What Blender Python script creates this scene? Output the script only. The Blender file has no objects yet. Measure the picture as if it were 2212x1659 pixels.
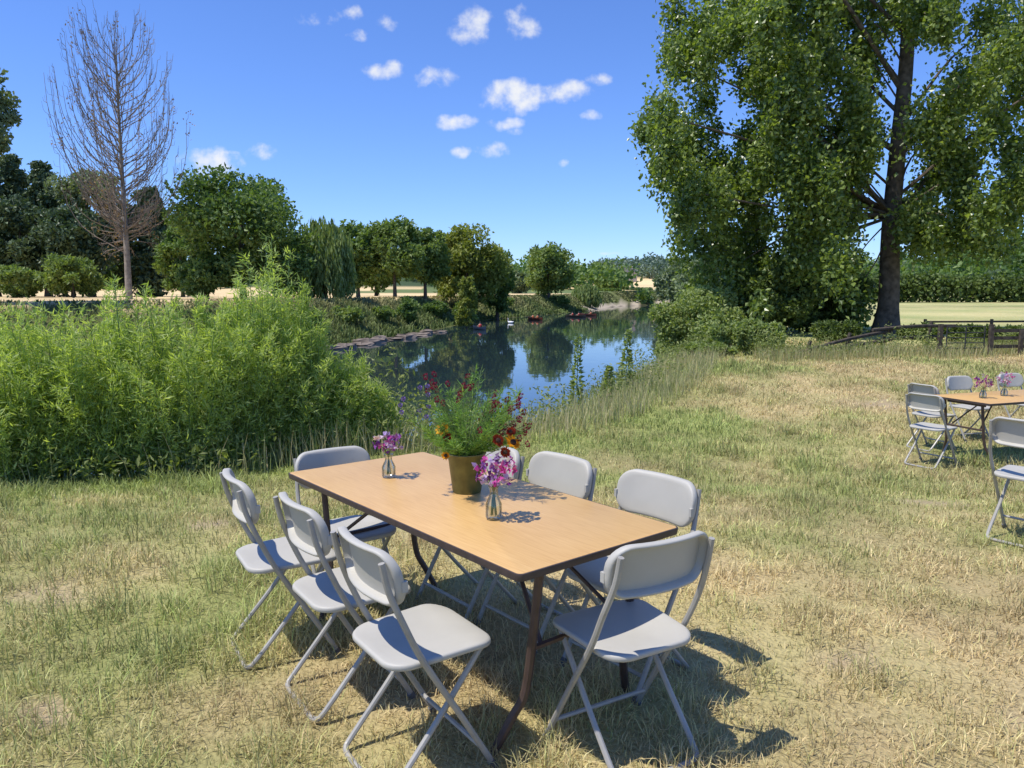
import bpy, math, random
import numpy as np
from mathutils import Vector, Matrix
rng=np.random.default_rng(11); random.seed(11)
SC=bpy.context.scene; C=SC.collection
R=math.radians
CAMH=1.65; F=1662.0; HOR=630.0
# ---------------------------------------------------------------- node helpers
def newmat(name):
    m=bpy.data.materials.new(name); m.use_nodes=True; nt=m.node_tree; nt.nodes.clear(); return m,nt
def ND(nt,t,**kw):
    n=nt.nodes.new(t)
    for k,v in kw.items():
        if k in n.inputs: n.inputs[k].default_value=v
        else: setattr(n,k,v)
    return n
def LK(nt,a,b): nt.links.new(a,b)
def ramp(nt,fac,stops):
    r=nt.nodes.new('ShaderNodeValToRGB'); e=r.color_ramp.elements
    while len(e)<len(stops): e.new(.5)
    for i,(p,c) in enumerate(stops): e[i].position=p; e[i].color=(*c,1)
    LK(nt,fac,r.inputs[0]); return r.outputs[0]
def mth(nt,op,a,b=None,c=None):
    n=nt.nodes.new('ShaderNodeMath'); n.operation=op
    for i,v in enumerate((a,b,c)):
        if v is None: continue
        if isinstance(v,(int,float)): n.inputs[i].default_value=v
        else: LK(nt,v,n.inputs[i])
    return n.outputs[0]
def pbr(name,col,rough=.5,metal=0.,var=.18,scale=14,bump=0.,spec=.5,coat=0):
    m,nt=newmat(name); o=ND(nt,'ShaderNodeOutputMaterial'); p=ND(nt,'ShaderNodeBsdfPrincipled')
    p.inputs['Roughness'].default_value=rough; p.inputs['Metallic'].default_value=metal
    p.inputs['Specular IOR Level'].default_value=spec
    tc=ND(nt,'ShaderNodeTexCoord'); n=ND(nt,'ShaderNodeTexNoise'); n.inputs['Scale'].default_value=scale; n.inputs['Detail'].default_value=5
    LK(nt,tc.outputs['Object'],n.inputs['Vector'])
    lo=tuple(c*(1-var) for c in col); hi=tuple(min(1,c*(1+var)) for c in col)
    LK(nt,ramp(nt,n.outputs[0],[(.3,lo),(.7,hi)]),p.inputs['Base Color'])
    if bump:
        b=ND(nt,'ShaderNodeBump'); b.inputs['Strength'].default_value=bump; b.inputs['Distance'].default_value=.02
        LK(nt,n.outputs[0],b.inputs['Height']); LK(nt,b.outputs[0],p.inputs['Normal'])
    LK(nt,p.outputs[0],o.inputs[0]); return m
def leafmat(name,dark,mid,light,trans=.3,scale=.5,rough=.5,spec=.3,wr=.6):
    m,nt=newmat(name); o=ND(nt,'ShaderNodeOutputMaterial')
    g=ND(nt,'ShaderNodeNewGeometry'); n=ND(nt,'ShaderNodeTexNoise'); n.inputs['Scale'].default_value=scale; n.inputs['Detail'].default_value=3
    LK(nt,g.outputs['Position'],n.inputs['Vector'])
    f=mth(nt,'MULTIPLY_ADD',g.outputs['Random Per Island'],wr,mth(nt,'MULTIPLY',n.outputs[0],1-wr*.6))
    col=ramp(nt,f,[(.15,dark),(.5,mid),(.95,light)])
    p=ND(nt,'ShaderNodeBsdfPrincipled'); p.inputs['Roughness'].default_value=rough; p.inputs['Specular IOR Level'].default_value=spec
    LK(nt,col,p.inputs['Base Color'])
    t=ND(nt,'ShaderNodeBsdfTranslucent')
    mx=ND(nt,'ShaderNodeMix',data_type='RGBA',blend_type='MULTIPLY'); mx.inputs[0].default_value=1; LK(nt,col,mx.inputs[6]); mx.inputs[7].default_value=(1.5,1.6,.5,1)
    LK(nt,mx.outputs[2],t.inputs[0])
    s=ND(nt,'ShaderNodeMixShader'); s.inputs[0].default_value=trans
    LK(nt,p.outputs[0],s.inputs[1]); LK(nt,t.outputs[0],s.inputs[2]); LK(nt,s.outputs[0],o.inputs[0]); return m
def tintmat(name,trans=.25,rough=.6):
    m,nt=newmat(name); o=ND(nt,'ShaderNodeOutputMaterial'); a=ND(nt,'ShaderNodeAttribute',attribute_name='tint')
    p=ND(nt,'ShaderNodeBsdfPrincipled'); p.inputs['Roughness'].default_value=rough; p.inputs['Specular IOR Level'].default_value=.25
    t=ND(nt,'ShaderNodeBsdfTranslucent'); s=ND(nt,'ShaderNodeMixShader'); s.inputs[0].default_value=trans
    LK(nt,a.outputs[0],p.inputs['Base Color']); LK(nt,a.outputs[0],t.inputs[0])
    LK(nt,p.outputs[0],s.inputs[1]); LK(nt,t.outputs[0],s.inputs[2]); LK(nt,s.outputs[0],o.inputs[0]); return m
# ---------------------------------------------------------------- object helpers
def tag(o,label=None,cat=None,group=None,kind=None):
    if label: o['label']=label
    if cat: o['category']=cat
    if group: o['group']=group
    if kind: o['kind']=kind
    return o
def thing(name,label,cat,loc=(0,0,0),rz=0,group=None):
    o=bpy.data.objects.new(name,None); C.objects.link(o); o.location=loc; o.rotation_euler=(0,0,rz); o.empty_display_size=.2
    return tag(o,label,cat,group)
def link(name,me,mat,parent=None,loc=None):
    o=bpy.data.objects.new(name,me); C.objects.link(o)
    if mat and not me.materials: me.materials.append(mat)
    if parent: o.parent=parent
    if loc: o.location=loc
    return o
def npmesh(name,v,f,mat,parent=None,smooth=False,tint=None,loc=None):
    me=bpy.data.meshes.new(name); M,k=f.shape
    me.vertices.add(len(v)); me.vertices.foreach_set('co',np.ascontiguousarray(v,dtype=np.float32).ravel())
    me.loops.add(M*k); me.loops.foreach_set('vertex_index',np.ascontiguousarray(f,dtype=np.int32).ravel())
    me.polygons.add(M); me.polygons.foreach_set('loop_start',np.arange(0,M*k,k,dtype=np.int32))
    me.update(calc_edges=True)
    me.polygons.foreach_set('use_smooth',np.full(M,smooth,dtype=bool))
    if tint is not None:
        a=me.attributes.new('tint','FLOAT_COLOR','POINT')
        c=np.ones((len(v),4),np.float32); c[:,:3]=tint; a.data.foreach_set('color',c.ravel())
    return link(name,me,mat,parent,loc)
class MB:
    def __init__(s): s.v=[]; s.f=[]
    def add(s,vs,fs):
        o=len(s.v); s.v+=[tuple(p) for p in vs]; s.f+=[tuple(i+o for i in f) for f in fs]; return s
    def tube(s,pts,rad,sides=8):
        P=[Vector(p) for p in pts]; n=len(P)
        if not hasattr(rad,'__len__'): rad=[rad]*n
        vs=[];fs=[];Nn=None
        for i in range(n):
            T=(P[min(i+1,n-1)]-P[max(i-1,0)]).normalized()
            if Nn is None:
                a=Vector((0,0,1)) if abs(T.z)<.9 else Vector((1,0,0)); Nn=a
            Nn=(Nn-T*Nn.dot(T)).normalized(); B=T.cross(Nn)
            for k in range(sides):
                q=2*math.pi*k/sides; vs.append(P[i]+(Nn*math.cos(q)+B*math.sin(q))*rad[i])
        for i in range(n-1):
            for k in range(sides):
                a=i*sides+k;b=i*sides+(k+1)%sides; fs.append((a,b,b+sides,a+sides))
        fs.append(tuple(range(sides))[::-1]); fs.append(tuple(range((n-1)*sides,n*sides)))
        return s.add(vs,fs)
    def lathe(s,prof,n=24,c=(0,0,0)):
        vs=[];fs=[]
        for r,z in prof:
            for k in range(n):
                q=2*math.pi*k/n; vs.append((c[0]+r*math.cos(q),c[1]+r*math.sin(q),c[2]+z))
        for i in range(len(prof)-1):
            for k in range(n):
                a=i*n+k;b=i*n+(k+1)%n; fs.append((a,b,b+n,a+n))
        return s.add(vs,fs)
    def box(s,c,d,rz=0,ry=0):
        M=Matrix.Rotation(rz,3,'Z')@Matrix.Rotation(ry,3,'Y'); vs=[]
        for z in(-.5,.5):
            for x,y in((-.5,-.5),(.5,-.5),(.5,.5),(-.5,.5)): vs.append(Vector(c)+M@Vector((x*d[0],y*d[1],z*d[2])))
        return s.add(vs,[(3,2,1,0),(4,5,6,7),(0,1,5,4),(1,2,6,5),(2,3,7,6),(3,0,4,7)])
    def rings(s,rs,mp,n=7,e=7):
        vs=[];fs=[];m=None
        for hw,hh,r,d in rs:
            r=min(r,hw*.99,hh*.99); ol=[]
            for cx,cy,a0 in((hw-r,hh-r,0),(-hw+r,hh-r,90),(-hw+r,-hh+r,180),(hw-r,-hh+r,270)):
                for k in range(n+1):
                    a=R(a0+90*k/n); ol.append((cx+r*math.cos(a),cy+r*math.sin(a)))
            pts=[]
            for k,p in enumerate(ol):
                pts.append(p)
                if k%(n+1)==n:
                    q=ol[(k+1)%len(ol)]
                    for j in range(1,e): pts.append((p[0]+(q[0]-p[0])*j/e,p[1]+(q[1]-p[1])*j/e))
            m=len(pts)
            for p in pts: vs.append(mp(p[0],p[1],d))
        for i in range(len(rs)-1):
            for k in range(m):
                a=i*m+k;b=i*m+(k+1)%m; fs.append((a,b,b+m,a+m))
        fs.append(tuple(range(m))[::-1]); fs.append(tuple(range((len(rs)-1)*m,len(rs)*m)))
        return s.add(vs,fs)
    def build(s,name,mat,parent=None,smooth=True,ang=40,loc=None):
        me=bpy.data.meshes.new(name); me.from_pydata(s.v,[],s.f); me.update()
        if smooth:
            me.polygons.foreach_set('use_smooth',np.ones(len(me.polygons),bool)); me.set_sharp_from_angle(angle=R(ang))
        return link(name,me,mat,parent,loc)
def spl(pts,k=5):
    P=[Vector(p) for p in pts]; P=[P[0]*2-P[1]]+P+[P[-1]*2-P[-2]]; out=[]
    for i in range(1,len(P)-2):
        for j in range(k):
            t=j/k; a,b,c,d=P[i-1],P[i],P[i+1],P[i+2]
            out.append(.5*((2*b)+(c-a)*t+(2*a-5*b+4*c-d)*t*t+(3*b-a-3*c+d)*t**3))
    out.append(P[-2]); return out
def dup(root,loc,rz,label,group=None):
    r=root.copy(); C.objects.link(r); r.location=loc; r.rotation_euler=(0,0,rz); r['label']=label
    if group: r['group']=group
    for ch in list(root.children):
        c=ch.copy(); C.objects.link(c); c.parent=r
        for g in list(ch.children):
            d=g.copy(); C.objects.link(d); d.parent=c
    return r
def unit(n):
    v=rng.normal(size=(n,3)); return v/np.linalg.norm(v,axis=1,keepdims=True)
def nrm(v): return v/np.maximum(np.linalg.norm(v,axis=1,keepdims=True),1e-9)
def leaves(P,L,W,dirs=None):
    n=len(P); a=unit(n) if dirs is None else nrm(dirs); b=nrm(np.cross(a,unit(n))); c=np.cross(a,b)
    L=np.broadcast_to(np.asarray(L,float),(n,))[:,None]; W=np.broadcast_to(np.asarray(W,float),(n,))[:,None]
    v=np.stack([P,P+a*L*.45+b*W*.5+c*W*.12,P+a*L-c*W*.15,P+a*L*.45-b*W*.5+c*W*.12],1).reshape(-1,3)
    return v,np.arange(n*4).reshape(n,4)
def blades(P,L,W,tint,lean):
    n=len(P); ph=rng.uniform(0,2*np.pi,n); th=lean
    hd=np.stack([np.cos(ph),np.sin(ph),np.zeros(n)],1); up=np.array([0,0,1.])
    ps=ph+np.pi/2+rng.normal(0,.5,n); sd=np.stack([np.cos(ps),np.sin(ps),np.zeros(n)],1)
    d1=hd*np.sin(th*.6)[:,None]+up*np.cos(th*.6)[:,None]; d2=hd*np.sin(th*1.25)[:,None]+up*np.cos(th*1.25)[:,None]
    m=P+d1*(L*.55)[:,None]; t=m+d2*(L*.45)[:,None]; w=W[:,None]
    v=np.stack([P-sd*w*.5,P+sd*w*.5,m+sd*w*.4,m-sd*w*.4,t+sd*w*.07,t-sd*w*.07],1).reshape(-1,3)
    i=np.arange(n)[:,None]*6
    f=np.concatenate([i+np.array([0,1,2,3]),i+np.array([3,2,4,5])],0)
    return v,f,np.repeat(tint,6,axis=0)
# ---------------------------------------------------------------- terrain functions
def S(a,b,t):
    t=np.clip((t-a)/(b-a),0,1); return t*t*(3-2*t)
def vnoise(x,y,s,seed=0):
    x=np.asarray(x,float)/s+seed*17.31; y=np.asarray(y,float)/s+seed*9.17
    xi=np.floor(x); yi=np.floor(y); fx=x-xi; fy=y-yi; fx=fx*fx*(3-2*fx); fy=fy*fy*(3-2*fy)
    def h(a,b):
        q=np.sin(a*127.1+b*311.7+seed*3.3)*43758.5453; return q-np.floor(q)
    return (h(xi,yi)*(1-fx)+h(xi+1,yi)*fx)*(1-fy)+(h(xi,yi+1)*(1-fx)+h(xi+1,yi+1)*fx)*fy
NEAR=[(-160,15),(-60,14),(-12,13.5),(-6,13.5),(-3.6,14.8),(-1.8,18),(-.2,22.5),(2.5,27.5),(5.5,33.5),(8.8,44),(12,59),(16.5,85),(23.6,127),(33,182),(44,225),(75,255),(160,280)]
FAR=[(-160,50),(-80,50),(-40,54),(-22,58),(-14.5,66),(-12,78),(-9.3,93),(-5.6,123),(4,150),(14,175),(22,200),(28,228),(40,262),(70,290),(160,320)]
WN=6.0
def pdist(x,y,pl):
    d=np.full(np.shape(x),1e9)
    for (ax,ay),(bx,by) in zip(pl[:-1],pl[1:]):
        dx,dy=bx-ax,by-ay; t=np.clip(((x-ax)*dx+(y-ay)*dy)/(dx*dx+dy*dy),0,1)
        d=np.minimum(d,np.hypot(x-ax-t*dx,y-ay-t*dy))
    return d
def river(x,y):
    x=np.asarray(x,float); y=np.asarray(y,float)
    dn=pdist(x,y,NEAR); df=pdist(x,y,FAR); poly=NEAR+FAR[::-1]; ins=np.zeros(x.shape,bool)
    for (ax,ay),(bx,by) in zip(poly,poly[1:]+poly[:1]):
        if ay==by: continue
        c=((ay>y)!=(by>y))&(x<(bx-ax)*(y-ay)/(by-ay)+ax); ins^=c
    d=np.minimum(dn,df); return np.where(ins,-d,d),df<dn
def hillL(x,y): return np.exp(-(((x+60)/80)**2+((y-350)/70)**2))
def hillR(x,y): return np.exp(-(((x-205)/90)**2+((y-310)/80)**2))
def hillC(x,y): return np.exp(-(((x-125)/95)**2+((y-560)/90)**2))
def height(x,y):
    x=np.asarray(x,float); y=np.asarray(y,float); d,far=river(x,y); r=np.hypot(x,y)
    G=-.35*S(4.8,8.5,y)*S(-9,1,x+y*.4)-.2*S(4.5,8,y)*(1-S(-9,1,x+y*.4))+.25*S(12,20,y)+.15*S(20,26,y)
    G=G+(vnoise(x,y,1.3,1)-.5)*.03+(vnoise(x,y,.45,2)-.5)*.02*(r<20)
    G=np.where(far,.9,G)
    G=G+15*hillR(x,y)+9*hillL(x,y)+12*hillC(x,y)
    G=G+13*S(300,650,r)*(.5+.8*vnoise(x,y,260,5))*(y>0)
    W=np.where(far,9.,WN); t=np.clip(d/W,0,1); t=t*t*(3-2*t)
    return np.where(d<0,-3-.4*np.minimum(-d,4),-3+(G+3)*t)
def hz(x,y): return float(height(np.array([x]),np.array([y]))[0])
def at(px,d): return (px-1106)/F*d,d
def zpx(py,d): return CAMH+(HOR-py)/F*d
# ---------------------------------------------------------------- materials
M={}
M['plastic']=pbr('chair_plastic',(.465,.442,.38),.5,0,.06,6,spec=.35)
M['tube']=pbr('chair_tube',(.37,.35,.305),.45,.08,.1,20)
M['rubber']=pbr('rubber_grey',(.14,.14,.14),.7)
M['brown_steel']=pbr('brown_steel',(.085,.055,.045),.45,.2,.2,25)
M['trim']=pbr('table_trim',(.06,.042,.036),.5,0,.2,30)
M['bark']=pbr('bark',(.13,.106,.08),.9,0,.45,5,.8,.1)
M['palebark']=pbr('grey_bark',(.29,.25,.20),.9,0,.35,3,.5,.1)
M['deadwood']=pbr('dead_wood',(.25,.205,.16),.9,0,.3,2,.3,.1)
M['oldwood']=pbr('weathered_wood',(.085,.07,.054),.9,0,.4,9,.5,.1)
M['rock']=pbr('rock',(.19,.155,.125),.95,0,.5,1.2,.8,.1)
M['bucket']=pbr('brass_bucket',(.13,.125,.035),.42,.35,.3,18,.15)
M['stem']=pbr('stem_green',(.12,.19,.06),.6)
M['darkmetal']=pbr('dark_metal',(.05,.05,.05),.6,.3)
M['hull_red']=pbr('red_hull',(.11,.035,.025),.4); M['hull_blue']=pbr('blue_hull',(.03,.05,.09),.4); M['hull_dark']=pbr('dark_hull',(.04,.035,.03),.4)
M['skin']=pbr('skin',(.50,.31,.22),.6); M['vest_red']=pbr('red_vest',(.55,.05,.03),.7); M['hair']=pbr('hair',(.04,.025,.015),.7); M['vest_orange']=pbr('orange_vest',(.6,.16,.04),.7)
M['white']=pbr('swan_white',(.8,.8,.78),.6,0,.04); M['beak']=pbr('beak_orange',(.6,.2,.03),.5)
M['wall']=pbr('house_wall',(.45,.40,.34),.9); M['roof']=pbr('house_roof',(.13,.11,.11),.9)
M['grass']=tintmat('grass_blades',.3)
# wood laminate
m,nt=newmat('oak_laminate'); o=ND(nt,'ShaderNodeOutputMaterial'); p=ND(nt,'ShaderNodeBsdfPrincipled'); tc=ND(nt,'ShaderNodeTexCoord')
mp=ND(nt,'ShaderNodeMapping'); mp.inputs['Scale'].default_value=(1.8,38,1); LK(nt,tc.outputs['Object'],mp.inputs[0])
n1=ND(nt,'ShaderNodeTexNoise'); n1.inputs['Scale'].default_value=4; n1.inputs['Detail'].default_value=8; n1.inputs['Distortion'].default_value=.8; LK(nt,mp.outputs[0],n1.inputs['Vector'])
n2=ND(nt,'ShaderNodeTexNoise'); n2.inputs['Scale'].default_value=2.2; LK(nt,tc.outputs['Object'],n2.inputs['Vector'])
f=mth(nt,'MULTIPLY_ADD',n2.outputs[0],.35,mth(nt,'MULTIPLY',n1.outputs[0],.75))
LK(nt,ramp(nt,f,[(.3,(.53,.30,.10)),(.52,(.62,.375,.138)),(.75,(.69,.44,.175))]),p.inputs['Base Color']); p.inputs['Roughness'].default_value=.4
LK(nt,p.outputs[0],o.inputs[0]); M['oak']=m
# glass
m,nt=newmat('vase_glass'); o=ND(nt,'ShaderNodeOutputMaterial'); t=ND(nt,'ShaderNodeBsdfTransparent'); t.inputs[0].default_value=(.92,.94,.9,1); g=ND(nt,'ShaderNodeBsdfGlossy'); g.inputs['Roughness'].default_value=.05
lw=ND(nt,'ShaderNodeLayerWeight'); lw.inputs[0].default_value=.3; s=ND(nt,'ShaderNodeMixShader'); LK(nt,mth(nt,'MULTIPLY_ADD',lw.outputs['Fresnel'],.7,.04),s.inputs[0]); LK(nt,t.outputs[0],s.inputs[1]); LK(nt,g.outputs[0],s.inputs[2]); LK(nt,s.outputs[0],o.inputs[0]); M['glass']=m
# leaves
M['lf_poplar']=leafmat('poplar_leaf',(.048,.08,.018),(.132,.19,.043),(.31,.38,.095),.4,.7,.34,.6)
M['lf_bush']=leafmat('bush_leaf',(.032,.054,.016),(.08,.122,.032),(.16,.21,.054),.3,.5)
M['lf_oak']=leafmat('dark_tree_leaf',(.052,.097,.029),(.115,.188,.051),(.21,.285,.082),.32,.15)
M['lf_mid']=leafmat('mid_tree_leaf',(.078,.126,.039),(.16,.228,.064),(.27,.34,.10),.32,.12)
M['lf_yel']=leafmat('yellow_tree_leaf',(.11,.135,.028),(.22,.25,.052),(.34,.37,.09),.32,.12)
M['lf_grey']=leafmat('grey_willow_leaf',(.09,.128,.063),(.165,.215,.11),(.265,.32,.175),.27,.15)
M['lf_haze']=leafmat('haze_tinted_leaf',(.08,.125,.10),(.125,.18,.135),(.19,.25,.175),.2,.03)  # far hill leaves: distance haze put into the colour as a bluish tint
M['lf_weep']=leafmat('weeping_willow_leaf',(.11,.155,.045),(.215,.275,.085),(.33,.40,.145),.32,.2)
M['lf_rbush']=leafmat('river_bush_leaf',(.11,.15,.045),(.22,.275,.09),(.36,.42,.155),.37,.5)
M['lf_con']=leafmat('conifer_needles',(.035,.065,.032),(.072,.115,.052),(.13,.18,.085),.15,.15)
M['lf_shrub']=leafmat('willow_shrub_leaf',(.165,.23,.052),(.35,.435,.12),(.54,.60,.25),.45,.9,.45,.35)
M['lf_under']=leafmat('undergrowth_leaf',(.08,.115,.032),(.18,.22,.065),(.32,.35,.12),.33,1.2)
M['lf_feather']=leafmat('bouquet_leaf',(.06,.135,.025),(.15,.28,.055),(.28,.42,.11),.38,8)
M['lf_dead']=leafmat('dead_needles',(.14,.085,.04),(.25,.155,.07),(.36,.24,.11),.2,.3)
def petal(n,c,c2): M[n]=leafmat(n,tuple(x*.6 for x in c),c,c2,.35,30,.6,.2)
petal('p_mag',(.45,.04,.30),(.6,.15,.45)); petal('p_lil',(.40,.27,.60),(.58,.45,.76)); petal('p_pur',(.18,.05,.30),(.34,.12,.48)); petal('p_pale',(.62,.45,.62),(.75,.62,.75))
petal('p_burg',(.17,.011,.036),(.31,.035,.08)); petal('p_sun',(.7,.28,.01),(.85,.45,.02)); petal('p_rust',(.26,.025,.012),(.45,.07,.015)); petal('p_blue',(.14,.10,.40),(.28,.2,.55)); M['disc']=pbr('flower_disc',(.05,.025,.012),.9,0,.4,200)
# ---------------------------------------------------------------- ground sheet
rr=.35*1.045**np.arange(206); rr=np.concatenate([[.001],rr])
aa=np.concatenate([np.arange(-52,52,.3),np.arange(52,308,2.7)]); aa=np.radians(aa)
RR,AA=np.meshgrid(rr,aa,indexing='ij'); X=RR*np.sin(AA); Y=RR*np.cos(AA); Z=height(X,Y)
nA=len(aa); i=np.arange(len(rr)-1)[:,None]*nA; j=np.arange(nA)[None,:]; j2=(j+1)%nA
fc=np.stack([i+j,i+nA+j,i+nA+j2,i+j2],-1).reshape(-1,4)
def meadow_mix(x,y,d):
    g=.5*vnoise(x,y,2.1,3)+.3*vnoise(x,y,.7,4)+.2*vnoise(x,y,.25,31)
    near=np.exp(-np.maximum(d-6,0)/1.5)*(1-.7*S(1,6,x))
    return np.clip((g-.335)*2.6,0,1)*.82+near*.75
BARE=[(-1.85,2.85,.20),(-1.42,2.30,.22),(-2.5,4.05,.3),(1.5,3.3,.22),(2.1,2.75,.25),(3.6,6.4,.4),(1.9,7.5,.4),(-2.2,5.4,.25),(6.5,13.5,.8)]
def bare(x,y):
    b=np.zeros(np.shape(x))
    for bx_,by_,br in BARE: b=np.maximum(b,1-np.hypot(x-bx_,(y-by_)*1.4)/br)
    return np.clip(b*1.6+(vnoise(x,y,.16,51)-.5)*1.2*(b>-.5)*(b!=0),0,1)
d,far=river(X,Y); gm=np.clip(meadow_mix(X,Y,d),0,1)[...,None]
dry=np.array([.44,.345,.175]); grn=np.array([.26,.28,.09])
T=dry*(1-gm)+grn*gm
T=T*(.78+.44*vnoise(X,Y,.9,8))[...,None]
bm_=bare(X,Y)[...,None]*.75; T=T*(1-bm_)+np.array([.42,.315,.205])*bm_
fr=(~far)&(Y>24); fq=(.6*vnoise(X,Y,5,61)+.4*vnoise(X,Y,1.6,62))[...,None]; T=np.where(fr[...,None],(np.array([.27,.31,.11])*(1-fq)+np.array([.52,.44,.21])*fq)*(.75+.5*vnoise(X,Y,14,6))[...,None],T)
gold=np.array([.68,.51,.27])*(.85+.3*vnoise(X,Y,12,7))[...,None]; T=np.where(far[...,None],gold,T)
r2=np.hypot(X,Y); fp=(r2>230)&(vnoise(X,Y,150,9)>.5); T[fp]=np.array([.14,.18,.07])
hill=(r2>150)&((hillR(X,Y)>.25)|(hillL(X,Y)>.25)|(hillC(X,Y)>.45)); T[hill]=(.06,.09,.045)
b=(d<np.where(far,8.0,4.8))&(d>0); T[b]=(np.array([.125,.135,.048])*(.6+.8*vnoise(X,Y,1.7,10))[...,None])[b]
bar=(d>0)&(d<3.0)&far&(Y>195)&(Y<285); T[bar]=(.46,.38,.27)
T[d<=0]=(.035,.035,.02)
m,nt=newmat('ground_earth'); o=ND(nt,'ShaderNodeOutputMaterial'); p=ND(nt,'ShaderNodeBsdfPrincipled'); p.inputs['Roughness'].default_value=.95; p.inputs['Specular IOR Level'].default_value=.1
a=ND(nt,'ShaderNodeAttribute',attribute_name='tint'); g=ND(nt,'ShaderNodeNewGeometry')
n1=ND(nt,'ShaderNodeTexNoise'); n1.inputs['Scale'].default_value=45; n1.inputs['Detail'].default_value=6; n2=ND(nt,'ShaderNodeTexNoise'); n2.inputs['Scale'].default_value=3; n2.inputs['Detail'].default_value=7
LK(nt,g.outputs['Position'],n1.inputs['Vector']); LK(nt,g.outputs['Position'],n2.inputs['Vector'])
f=mth(nt,'MULTIPLY_ADD',n1.outputs[0],1.3,mth(nt,'MULTIPLY_ADD',n2.outputs[0],.9,-.1))
mx=ND(nt,'ShaderNodeMix',data_type='RGBA',blend_type='MULTIPLY'); mx.inputs[0].default_value=1; LK(nt,a.outputs[0],mx.inputs[6]); LK(nt,ramp(nt,f,[(.55,(.55,.55,.5)),(1.0,(1.1,1.1,1.1))]),mx.inputs[7])
LK(nt,mx.outputs[2],p.inputs['Base Color'])
bp=ND(nt,'ShaderNodeBump'); bp.inputs['Strength'].default_value=.6; bp.inputs['Distance'].default_value=.05; LK(nt,f,bp.inputs['Height']); LK(nt,bp.outputs[0],p.inputs['Normal'])
LK(nt,p.outputs[0],o.inputs[0])
gr=npmesh('ground',np.stack([X,Y,Z],-1).reshape(-1,3),fc,m,smooth=True,tint=T.reshape(-1,3))
tag(gr,'dry grassy meadow sloping down to the river, with fields beyond','ground',kind='structure')
# water
m,nt=newmat('river_water'); o=ND(nt,'ShaderNodeOutputMaterial'); p=ND(nt,'ShaderNodeBsdfPrincipled'); p.inputs['Base Color'].default_value=(.02,.036,.045,1); p.inputs['Roughness'].default_value=.025; p.inputs['IOR'].default_value=1.45
g=ND(nt,'ShaderNodeNewGeometry'); mp=ND(nt,'ShaderNodeMapping'); mp.inputs['Scale'].default_value=(1.,.45,1); LK(nt,g.outputs['Position'],mp.inputs[0])
n1=ND(nt,'ShaderNodeTexNoise'); n1.inputs['Scale'].default_value=.8; n1.inputs['Detail'].default_value=3; LK(nt,mp.outputs[0],n1.inputs['Vector'])
bp=ND(nt,'ShaderNodeBump'); bp.inputs['Strength'].default_value=.07; bp.inputs['Distance'].default_value=.1; LK(nt,n1.outputs[0],bp.inputs['Height']); LK(nt,bp.outputs[0],p.inputs['Normal']); LK(nt,p.outputs[0],o.inputs[0])
wv=np.array([(-160,8,-3),(160,8,-3),(160,330,-3),(-160,330,-3)],float)
tag(npmesh('water',wv,np.array([[0,1,2,3]]),m),'calm blue river reflecting sky and trees','water',kind='structure')
# ---------------------------------------------------------------- grass
def scatter(n,r0,r1,p,amax=56):
    u=rng.random(n); r=(r0**p+(r1**p-r0**p)*u)**(1/p); a=np.radians(rng.uniform(-amax,amax,n)); return r*np.sin(a),r*np.cos(a),r
x,y,r=scatter(400000,1.3,27,.8)
d,far=river(x,y); tuft=vnoise(x,y,.13,12)*.6+vnoise(x,y,.3,22)*.4; k=(d>4.6)&(~far)&(rng.random(len(x))>bare(x,y)*.65)&(rng.random(len(x))<.4+1.2*tuft); x,y,r,d,tuft=x[k],y[k],r[k],d[k],tuft[k]
h=height(x,y); gm=np.clip(meadow_mix(x,y,d)+rng.normal(0,.22,len(x)),0,1)
big=vnoise(x,y,1.1,13)
L=(.016+.20*np.clip(tuft-.3,0,1)*(.25+big)+.022*rng.random(len(x)))*(1+.5*gm)*(1+.012*r); W=.0020+.0011*r*rng.uniform(.6,1.2,len(x))*.75
straw=np.array([.85,.695,.375]); str2=np.array([.63,.475,.235]); gre=np.array([.345,.405,.12]); 
q=rng.random(len(x))[:,None]; tn=(straw*q+str2*(1-q))*(1-gm[:,None])+gre*(.6+.9*q)*gm[:,None]
tn*=(.7+.5*rng.random(len(x)))[:,None]*(.72+.5*vnoise(x,y,.4,33))[:,None]
lean=np.abs(rng.normal(.72,.36,len(x))); fl=rng.random(len(x))<.34*(1-gm); lean[fl]=rng.uniform(1.15,1.5,fl.sum()); L[fl]*=1.4
v,f,tt=blades(np.stack([x,y,h-.005],1),L,W,np.minimum(tn,.92),lean)
tag(npmesh('grass',v,f,M['grass'],tint=tt),'short dry straw and green grass of the meadow','grass',kind='stuff')
# long grass on far bank
n=24000; t=rng.random(n); idx=rng.integers(1,len(FAR)-2,n); A=np.array(FAR); px_=A[idx]*(1-t[:,None])+A[idx+1]*t[:,None]; nd=A[idx+1]-A[idx]; nd=nrm(np.concatenate([nd,np.zeros((n,1))],1))[:,:2]
off=rng.uniform(.4,9.,n)[:,None]; pp=px_+np.stack([-nd[:,1],nd[:,0]],1)*off
d,far=river(pp[:,0],pp[:,1]); k=(d>.2)&far&~((pp[:,1]>195)&(d<3)); pp=pp[k]; off=off[k,0]
q=vnoise(pp[:,0],pp[:,1],5,14)[:,None]*np.clip(off/9,0,1)[:,None]**1.5; tn=np.array([.13,.18,.05])*(1-q)+np.array([.46,.37,.18])*q; tn=tn*(.6+.8*rng.random((len(pp),1)))
rp=np.hypot(pp[:,0],pp[:,1])
v,f,tt=blades(np.stack([pp[:,0],pp[:,1],height(pp[:,0],pp[:,1])-.05],1),rng.uniform(.3,.85,len(pp))*np.clip((10.5-off)/5,.25,1),.0022*rp*rng.uniform(.6,1.3,len(pp)),tn,np.abs(rng.normal(.6,.3,len(pp))))
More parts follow.
